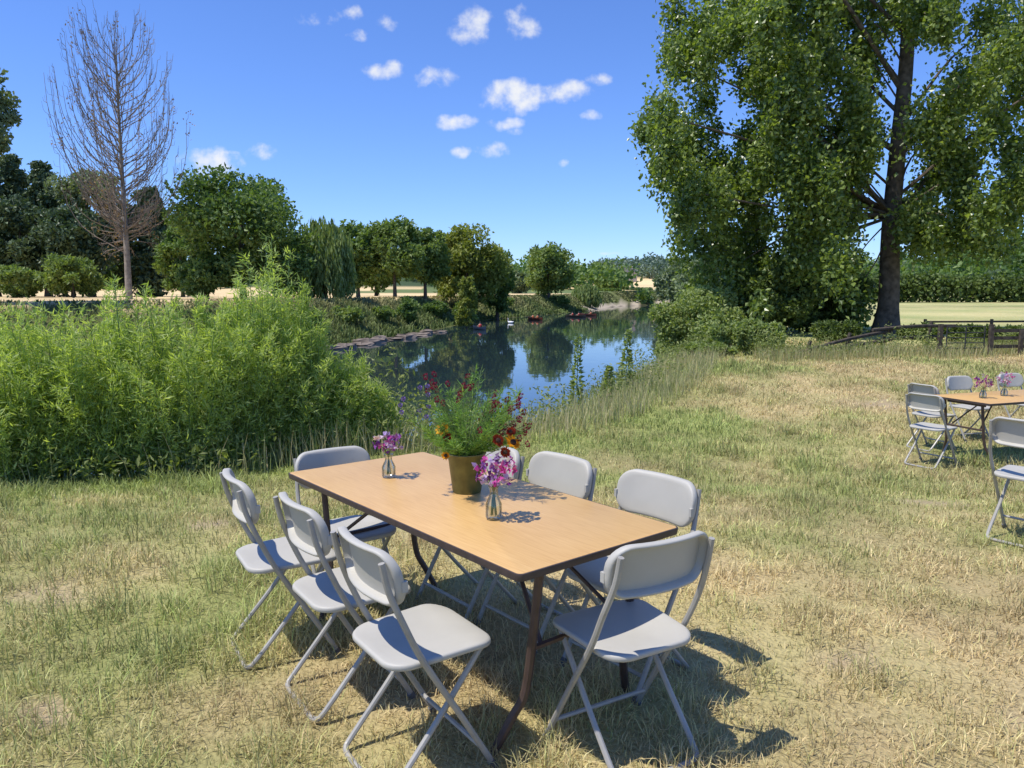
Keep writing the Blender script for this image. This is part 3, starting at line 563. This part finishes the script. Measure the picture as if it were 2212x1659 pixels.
# ---------------------------------------------------------------- fence & gate
fn=thing('rail_fence','broken weathered wooden rail fence leaning beside the poplar trunk','fence',(0,0,0))
for x,y,h in((7.9,20.6,.45),(9.3,21.4,.6),(10.6,22,.75),(12.2,22.6,.85)):
    z=hz(x,y); MB().tube([(x,y,z-.2),(x+.03,y,z+h*.5),(x+.1,y,z+h)],[.06,.055,.045],7).build('post',M['oldwood'],fn)
z0=hz(8,20.6)
for a,c in(((7.4,20.3,z0+.1),(10.9,22.1,z0+.66)),((7.9,20.5,z0+.05),(10.7,21.9,z0+.38)),((10.2,21.8,z0+.68),(13.0,22.6,z0+.76)),((10.3,21.8,z0+.36),(12.6,22.5,z0+.45))):
    mdl=Vector(a).lerp(Vector(c),.5)+Vector((0,0,.05)); MB().tube(spl([a,mdl,c],4),.05,6).build('rail',M['oldwood'],fn)
gt=thing('field_gate','dark grey metal field gate right of the poplar trunk','gate',(11.75,20.8,hz(12.3,20.8)),R(6))
for x in(0,.55,1.1): MB().tube([(x,0,.08),(x,0,.82)],.018,6).build('upright',M['darkmetal'],gt)
for z in(.1,.24,.38,.52,.66,.82): MB().tube([(0,0,z),(1.1,0,z)],.013,6).build('bar',M['darkmetal'],gt)
for x,lb in((11.6,'wooden gate post on the left of the metal gate'),(12.98,'wooden gate post on the right of the metal gate')):
    z=hz(x,20.85); tag(MB().box((x,20.85,z+.28),(.1,.1,1.2)).build('gate_post',M['oldwood'],None,False),lb,'post')
f2=thing('rail_fence','low dark rail fence running from the metal gate to the right edge','fence',(0,0,0))
for k in range(4):
    x=13.9+k*1.2; y=21.0+.2*k; z=hz(x,y); MB().box((x,y,z+.2),(.09,.09,1.0)).build('post',M['oldwood'],f2,False)
for z in(.25,.48,.68): MB().box((15.45,21.33,hz(15.4,21.3)+z),(4.9,.04,.09),math.atan2(.2,1.2)).build('rail',M['oldwood'],f2,False)
pf=thing('paddock_fence','thin wooden paddock fence behind the metal gate','fence',(0,0,0))
for k in range(6):
    x=15+k*2.6; y=28+k*.3; z=hz(x,y); MB().box((x,y,z+.22),(.08,.08,.8)).build('post',M['oldwood'],pf,False)
for z in(.22,.52): MB().box((21.5,28.75,hz(20,28.6)+z),(13.1,.03,.07),R(6.6)).build('rail',M['oldwood'],pf,False)
# ---------------------------------------------------------------- chair
def make_chair():
    t=thing('folding_chair','x','chair',(0,0,0))
    def bm(x,s,d): return (x,-.205-d+.95*x*x-.2*s,.752+s)
    hw,hh,rr_=.205,.086,.066
    fr=[(hw*k,hh*k,rr_*k,0) for k in(.02,.15,.3,.45,.6,.75,.88,1)]
    re=[(.191*k,.073*k,.054*k,.006) for k in(1,.88,.75,.6,.45,.3,.15,.02)]
    b=MB(); b.rings(fr+[(.212,.0925,.073,.003),(.216,.0965,.076,.008),(.216,.0965,.076,.028),(.213,.0935,.073,.034),(.208,.0885,.068,.036),(.203,.0835,.063,.034),(.196,.0765,.057,.018)]+re,bm); bk=b.build('backrest',M['plastic'],t,ang=60)
    for s in(-1,1): MB().box((s*.212,-.165,.735),(.012,.02,.035)).build('clip',M['plastic'],bk,False)
    def sm(x,y,z):
        return (x*(1+.25*y),y,z+.015-.014*(1-min(1,(x/.2)**2))*(1-min(1,(y/.2)**2))+.03*y-1.6*max(0,y-.1)**2)
    ins=[(.19*k,.193*k,.085*k,.45) for k in(.02,.15,.3,.45,.6,.75,.88,1)]
    b=MB(); b.rings(ins+[(.198,.201,.09,.448),(.2015,.2045,.092,.443),(.2015,.2045,.092,.432),(.197,.2,.085,.427),(.189,.192,.08,.432),(.12,.12,.05,.432),(.02,.02,.01,.432)],sm); b.build('seat',M['plastic'],t,ang=50)
    for s in(-1,1):
        x=s*.213
        lg=MB().tube(spl([(s*.196,-.235,.82),(s*.2,-.212,.72),(s*.213,-.165,.6),(x,-.10,.465),(x,.03,.25),(x,.17,.012)],4),.0112,8).build('leg',M['tube'],t)
        MB().tube([(x,.155,.032),(x,.178,.0)],.0145,8).build('foot_cap',M['rubber'],lg)
        MB().tube(spl([(s*.178,.14,.44),(s*.178,-.03,.23),(s*.178,-.19,.05),(s*.165,-.222,.02),(s*.13,-.23,.0135)],4),.0106,8).build('leg',M['tube'],t)
    MB().tube([(-.13,-.23,.0135),(.13,-.23,.0135)],.0106,8).build('foot_bar',M['tube'],t)
    MB().tube([(-.213,.115,.1),(.213,.115,.1)],.0085,8).build('stretcher',M['tube'],t)
    MB().tube([(-.178,.135,.433),(.178,.135,.433)],.0085,8).build('seat_rail',M['tube'],t)
    return t
proto=make_chair(); first=[True]
def chair(x,y,fx,fy,label,group,dz=-.005):
    rz=math.atan2(-fx,fy); loc=(x,y,hz(x,y)+dz)
    if first[0]:
        first[0]=False; proto.location=loc; proto.rotation_euler=(0,0,rz); proto['label']=label; proto['group']=group; return proto
    return dup(proto,loc,rz,label,group)
g1='chairs around the flower bucket table'; g2='chairs around the distant table'
chair(.40,2.67,-.5,.866,'grey folding chair at the near end of the flower bucket table, back turned to viewer',g1)
chair(-.325,2.60,.82,.57,'nearest of three grey folding chairs along the left side of the flower bucket table',g1)
chair(-.665,3.05,.82,.57,'middle of three grey folding chairs along the left side of the flower bucket table',g1)
chair(-1.05,3.46,.86,.51,'farthest of three grey folding chairs along the left side of the flower bucket table',g1)
chair(-.87,4.0,.6,-.8,'grey folding chair at the far end of the flower bucket table',g1,-.06)
chair(.49,3.20,-.774,-.632,'nearest of three grey folding chairs along the right side of the flower bucket table',g1)
chair(.09,3.60,-.774,-.632,'middle grey folding chair on the right side of the flower bucket table',g1)
chair(-.25,3.93,-.774,-.632,'grey folding chair half hidden behind the flower bucket',g1,-.03)
chair(4.85,8.75,.85,.52,'grey folding chair at the left front corner of the distant table',g2)
chair(5.40,9.75,.94,.34,'grey folding chair behind another at the left end of the distant table',g2)
chair(6.25,10.4,.3,-.95,'grey folding chair on the far side of the distant table, left one',g2)
chair(7.15,10.7,.3,-.95,'grey folding chair on the far side of the distant table, right one',g2)
c=chair(3.50,5.05,.8,.6,'lone grey folding chair cut by the right edge of the view',g2); del c['group']
# ---------------------------------------------------------------- tables
def make_table():
    t=thing('folding_table','x','table',(0,0,0)); w,l=.405,.915
    MB().rings([(l-.004,w-.004,.02,.722),(l-.004,w-.004,.02,.743),(l-.007,w-.007,.02,.7445)],lambda x,y,z:(x,y,z)).build('tabletop',M['oak'],t,ang=30)
    b=MB(); b.rings([(l-.03,w-.03,.02,.716),(l+.000,w+.000,.025,.717),(l+.003,w+.003,.025,.737),(l+.002,w+.002,.025,.7425),(l-.0035,w-.0035,.02,.743)],lambda x,y,z:(x,y,z)); b.f=b.f[:-1]; b.build('edge_trim',M['trim'],t,ang=50)
    for e in(-1,1):
        for s in(-1,1):
            MB().tube(spl([(e*.84,s*.25,.715),(e*.81,s*.25,.5),(e*.77,s*.255,.24),(e*.74,s*.29,.14),(e*.7,s*.35,.0)],4),.0165,8).build('leg',M['brown_steel'],t)
        MB().tube([(e*.79,-.25,.40),(e*.79,.25,.40)],.012,6).build('crossbar',M['brown_steel'],t)
        MB().tube([(e*.79,-.25,.69),(e*.79,.25,.69)],.014,6).build('crossbar',M['brown_steel'],t)
        for s in(-1,1): MB().tube([(e*.79,s*.2,.40),(e*.42,s*.06,.70)],.009,6).build('brace',M['brown_steel'],t)
    return t
tb=make_table(); tz=hz(-.241,3.351); tb.location=(-.241,3.351,tz); tb.rotation_euler=(0,0,math.atan2(.774,-.632)); tag(tb,'long wood topped folding table with flower bucket, in the foreground','table')
t2z=hz(6.14,9.26); dup(tb,(6.14,9.32,t2z),R(20),'distant wood topped folding table at the right edge of the view')
# ---------------------------------------------------------------- flowers
def vase(x,y,z,h,r,label):
    b=MB(); b.lathe([(.001,.004),(r*.8,.0),(r,h*.06),(r*1.0,h*.45),(r*.72,h*.62),(r*.5,h*.75),(r*.5,h*.88),(r*.68,h),(r*.62,h),(r*.44,h*.88),(r*.44,h*.75),(r*.92,h*.45),(r*.9,h*.08),(.001,h*.07)],20)
    tag(b.build('glass_vase',M['glass'],None,loc=(x,y,z)),label,'vase')
def posy(x,y,z,h,R0,label,cols,n=22):
    root=thing('sweet_pea_posy',label,'flowers',(x,y,z)); b=MB(); per={c:[] for c in cols}
    for i in range(n):
        c=random.choice(cols); a=random.uniform(0,6.28); q=R0*math.sqrt(random.random()); e=Vector((math.cos(a)*q,math.sin(a)*q,h+.015+R0*random.uniform(.0,1.6)*(1-.35*q/R0)))
        if i%2==0: b.tube(spl([(random.uniform(-.012,.012),random.uniform(-.012,.012),h*.12),(0,0,h*.85),e],3),.0016,5)
        per[c]+=[e]*6
    b.build('stems',M['stem'],root)
    for c in dict.fromkeys(cols):
        if not per[c]: continue
        P=np.array([tuple(p) for p in per[c]]); v,f=leaves(P+rng.normal(0,.006,P.shape),rng.uniform(.016,.03,len(P)),rng.uniform(.018,.03,len(P)),unit(len(P))+np.array([0,-.1,.4])); npmesh('blossoms',v,f,M[c],root)
top=tz+.7455
vase(-.605,3.70,top,.115,.034,'small clear glass vase near the left edge of the flower bucket table'); posy(-.605,3.70,top,.115,.06,'purple and pink sweet pea posy left of the flower bucket',['p_lil','p_mag','p_pur','p_pur','p_pale','p_lil'],20)
vase(-.073,3.0,top,.135,.033,'small clear glass vase in front of the flower bucket'); posy(-.073,3.0,top,.13,.08,'magenta and lilac sweet pea posy in front of the flower bucket',['p_mag','p_lil','p_mag','p_pale','p_lil','p_pur'],34)
top2=t2z+.7455
for x,y,lb,cl in((5.62,9.1,'left',['p_mag','p_pur','p_pale']),(6.0,9.3,'right',['p_lil','p_pale','p_mag'])):
    vase(x,y,top2,.12,.04,'small glass vase on the distant table, %s one'%lb); posy(x,y,top2,.12,.1,'sweet pea posy on the distant table, %s one'%lb,cl,26)
bxx,byy=-.206,3.43
b=MB(); b.lathe([(.001,.0),(.064,.0),(.066,.008),(.086,.172),(.09,.178),(.089,.182),(.083,.176),(.062,.02),(.001,.02)],32); tag(b.build('flower_bucket',M['bucket'],None,loc=(bxx,byy,top)),'olive brass metal bucket standing on the foreground table','bucket')
bq=thing('flower_bouquet','big loose bouquet of feathery greens, sunflowers and burgundy heads in the bucket','flowers',(bxx,byy,top-.025))
b=MB(); Pn=[];Dn=[]; tips=[]
for i in range(70):
    a=random.uniform(0,6.28); q=math.sqrt(random.random()); sp=.05+.23*q*random.uniform(.7,1.1); e=Vector((math.cos(a)*sp+.02,math.sin(a)*sp,.2+.42*random.uniform(.1,1)*(1-.4*q)+.02)); s0=Vector((math.cos(a)*.04*q,math.sin(a)*.04*q,.06)); pts=spl([s0,Vector((math.cos(a)*.07*q,math.sin(a)*.07*q,.205)),s0.lerp(e,.7)+Vector((0,0,.03)),e],4)
    if i%2==0: b.tube(pts,.0018,4)
    tips.append(e)
    for _ in range(92):
        t=random.uniform(.3,1)*(len(pts)-1); k=min(int(t),len(pts)-2); p=pts[k].lerp(pts[k+1],t-k)
        if p.z<.2: continue
        Pn.append(tuple(p)); Dn.append((random.gauss(0,.7)+math.cos(a)*.3,random.gauss(0,.7)+math.sin(a)*.3,random.uniform(0,1.2)))
def head_mesh(nm,mat,rx,rz):
    n=46; u=unit(n); v,f=leaves(u*np.array([rx,rx,rz])*.5,rx*.8,rx*.6,u+np.array([0,0,.3])); o=npmesh(nm,v,f,M[mat]); me=o.data; bpy.data.objects.remove(o); return me
hb=head_mesh('burgundy_head','p_burg',.0105,.02); hbl=head_mesh('blue_head','p_blue',.0095,.0095)
hp=[(random.uniform(.06,.28),random.uniform(-.2,.06),random.uniform(.27,.48)) for _ in range(48)]+[(random.uniform(-.18,.03),random.uniform(-.16,.1),random.uniform(.44,.57)) for _ in range(20)]
for p in hp: link('burgundy_head',hb,None,bq,p).rotation_euler=(random.uniform(-.5,.5),random.uniform(-.5,.5),0)
hp2=[(random.uniform(-.28,-.15),random.uniform(-.15,.1),random.uniform(.38,.52)) for _ in range(10)]
for p in hp2: link('blue_head',hbl,None,bq,p)
for p in hp+hp2:
    pv_=Vector(p); b.tube(spl([(pv_.x*.1,pv_.y*.1,.15),(pv_.x*.5,pv_.y*.5,.15+(pv_.z-.15)*.65),pv_],3),.0014,4)
b.build('stems',M['stem'],bq); Pn=np.array(Pn); v,f=leaves(Pn,rng.uniform(.02,.055,len(Pn)),rng.uniform(.0022,.005,len(Pn)),np.array(Dn)); npmesh('foliage',v,f,M['lf_feather'],bq)
def sunflower(nm,p,mat,rad,rx,rz):
    a=np.linspace(0,2*np.pi,18,endpoint=False); a=np.concatenate([a,a+.17]); ds=np.stack([np.cos(a),np.sin(a),.25+.15*np.sin(a*5)],1); P=np.stack([np.cos(a)*rad*.3,np.sin(a)*rad*.3,0*a],1)
    n=len(a); A=nrm(ds); B=nrm(np.cross(A,np.tile([0,0,1.],(n,1)))); L=(rad*rng.uniform(.45,.9,n))[:,None]; W=rad*.28
    v=np.stack([P,P+A*L*.5+B*W*.5,P+A*L,P+A*L*.5-B*W*.5],1).reshape(-1,3); o=npmesh(nm,v,np.arange(n*4).reshape(n,4),M[mat],bq,loc=p); o.rotation_euler=(rx,0,rz)
    MB().lathe([(rad*.38,-.004),(rad*.38,.006),(rad*.28,.012),(.0005,.014)],14).build('disc',M['disc'],o)
sunflower('sunflower',(-.09,-.19,.345),'p_sun',.033,.9,-.6); sunflower('sunflower',(.21,-.15,.28),'p_sun',.038,.8,.7); sunflower('sunflower',(-.08,-.16,.225),'p_sun',.02,1.4,-.2); sunflower('rust_daisy',(.145,-.18,.295),'p_rust',.03,1.2,.6); sunflower('rust_daisy',(.175,-.14,.235),'p_rust',.026,1.4,.4); sunflower('rust_daisy',(-.07,-.19,.31),'p_rust',.022,1.4,-.4); sunflower('rust_daisy',(.2,-.16,.33),'p_rust',.022,1.2,.1)
# ---------------------------------------------------------------- world, sun, camera
EL=R(64); AZ=math.atan2(-.93,-.33)
w=bpy.data.worlds.new('World'); SC.world=w; w.use_nodes=True; nt=w.node_tree; nt.nodes.clear()
out=ND(nt,'ShaderNodeOutputWorld'); bg=ND(nt,'ShaderNodeBackground'); bg.inputs[1].default_value=.11
sky=ND(nt,'ShaderNodeTexSky'); sky.sky_type='NISHITA'; sky.sun_disc=False; sky.sun_elevation=EL; sky.sun_rotation=AZ; sky.air_density=1.; sky.dust_density=.0; sky.ozone_density=2.
hs=ND(nt,'ShaderNodeMix',data_type='RGBA',blend_type='MULTIPLY'); hs.inputs[0].default_value=1; LK(nt,sky.outputs[0],hs.inputs[6]); hs.inputs[7].default_value=(.80,1.08,1.74,1)
tc=ND(nt,'ShaderNodeTexCoord'); sp=ND(nt,'ShaderNodeSeparateXYZ'); LK(nt,tc.outputs['Generated'],sp.inputs[0]); yy=mth(nt,'MAXIMUM',sp.outputs[1],.02)
cb=ND(nt,'ShaderNodeCombineXYZ'); LK(nt,mth(nt,'DIVIDE',sp.outputs[0],yy),cb.inputs[0]); LK(nt,mth(nt,'DIVIDE',sp.outputs[2],yy),cb.inputs[1])
nz=ND(nt,'ShaderNodeTexNoise'); nz.inputs['Scale'].default_value=36; nz.inputs['Detail'].default_value=8; nz.inputs['Roughness'].default_value=.55; LK(nt,cb.outputs[0],nz.inputs['Vector'])
PT=math.atan(199/F); cp,spn=math.cos(PT),math.sin(PT); mval=None
for px,py,hw,hh,st in [(1020,55,50,44,.85),(1127,52,42,38,.85),(830,150,60,20,.85),(938,167,54,24,.9),(1112,207,62,32,1.3),(1228,195,52,26,1.0),(1295,170,38,16,.7),(983,262,46,18,1.05),(1092,268,46,15,.85),(1112,283,24,12,.6),(1278,247,32,14,.6),(997,329,24,14,.85),(1062,325,40,19,.75),(455,355,64,30,1.15),(565,328,40,20,.85),(690,35,60,25,.55),(775,75,42,16,.5),(760,28,26,24,.5),(835,50,34,22,.5),(1218,352,16,11,.65),(1320,547,35,6,.5),(490,330,40,8,.5)]:
    a,b_=(px-1106)/F,-(py-829)/F; Yd=cp+b_*spn; cu,cv=a/Yd,(-spn+b_*cp)/Yd
    s1=ND(nt,'ShaderNodeVectorMath',operation='SUBTRACT'); LK(nt,cb.outputs[0],s1.inputs[0]); s1.inputs[1].default_value=(cu,cv,0)
    s2=ND(nt,'ShaderNodeVectorMath',operation='MULTIPLY'); LK(nt,s1.outputs[0],s2.inputs[0]); s2.inputs[1].default_value=(F/hw,F/hh,0)
    s3=ND(nt,'ShaderNodeVectorMath',operation='DOT_PRODUCT'); LK(nt,s2.outputs[0],s3.inputs[0]); LK(nt,s2.outputs[0],s3.inputs[1])
    q=mth(nt,'SUBTRACT',st,mth(nt,'MULTIPLY',s3.outputs['Value'],.85)); mval=q if mval is None else mth(nt,'MAXIMUM',mval,q)
mval=mth(nt,'MAXIMUM',mval,-3)
dn=mth(nt,'MULTIPLY_ADD',mth(nt,'SUBTRACT',nz.outputs[0],.5),3.3,mval)
mr=ND(nt,'ShaderNodeMapRange',interpolation_type='SMOOTHSTEP'); mr.inputs[1].default_value=.05; mr.inputs[2].default_value=1.5; mr.inputs[4].default_value=.95; LK(nt,dn,mr.inputs[0])
fwd=mth(nt,'GREATER_THAN',sp.outputs[1],.05); fac=mth(nt,'MULTIPLY',mr.outputs[0],fwd)
mx=ND(nt,'ShaderNodeMix',data_type='RGBA'); LK(nt,fac,mx.inputs[0]); LK(nt,hs.outputs[2],mx.inputs[6]); mx.inputs[7].default_value=(8.4,8.5,8.7,1)
LK(nt,mx.outputs[2],bg.inputs[0]); LK(nt,bg.outputs[0],out.inputs[0])
sd=bpy.data.lights.new('Sun','SUN'); sd.energy=5.0; sd.angle=R(.53); sd.color=(1,.955,.88); so=bpy.data.objects.new('Sun',sd); C.objects.link(so)
dv=Vector((math.sin(AZ)*math.cos(EL),math.cos(AZ)*math.cos(EL),math.sin(EL))); so.rotation_euler=(-dv).to_track_quat('-Z','Y').to_euler(); so.location=(-20,-8,30)
cam=bpy.data.cameras.new('Camera'); co=bpy.data.objects.new('Camera',cam); C.objects.link(co); co.location=(0,0,CAMH); co.rotation_euler=(R(90)-PT,0,0); cam.sensor_width=36; cam.lens=F/2212*36; cam.clip_end=8000; cam.clip_start=.05
SC.camera=co; SC.view_settings.view_transform='Standard'; SC.view_settings.look='None'; SC.view_settings.exposure=0
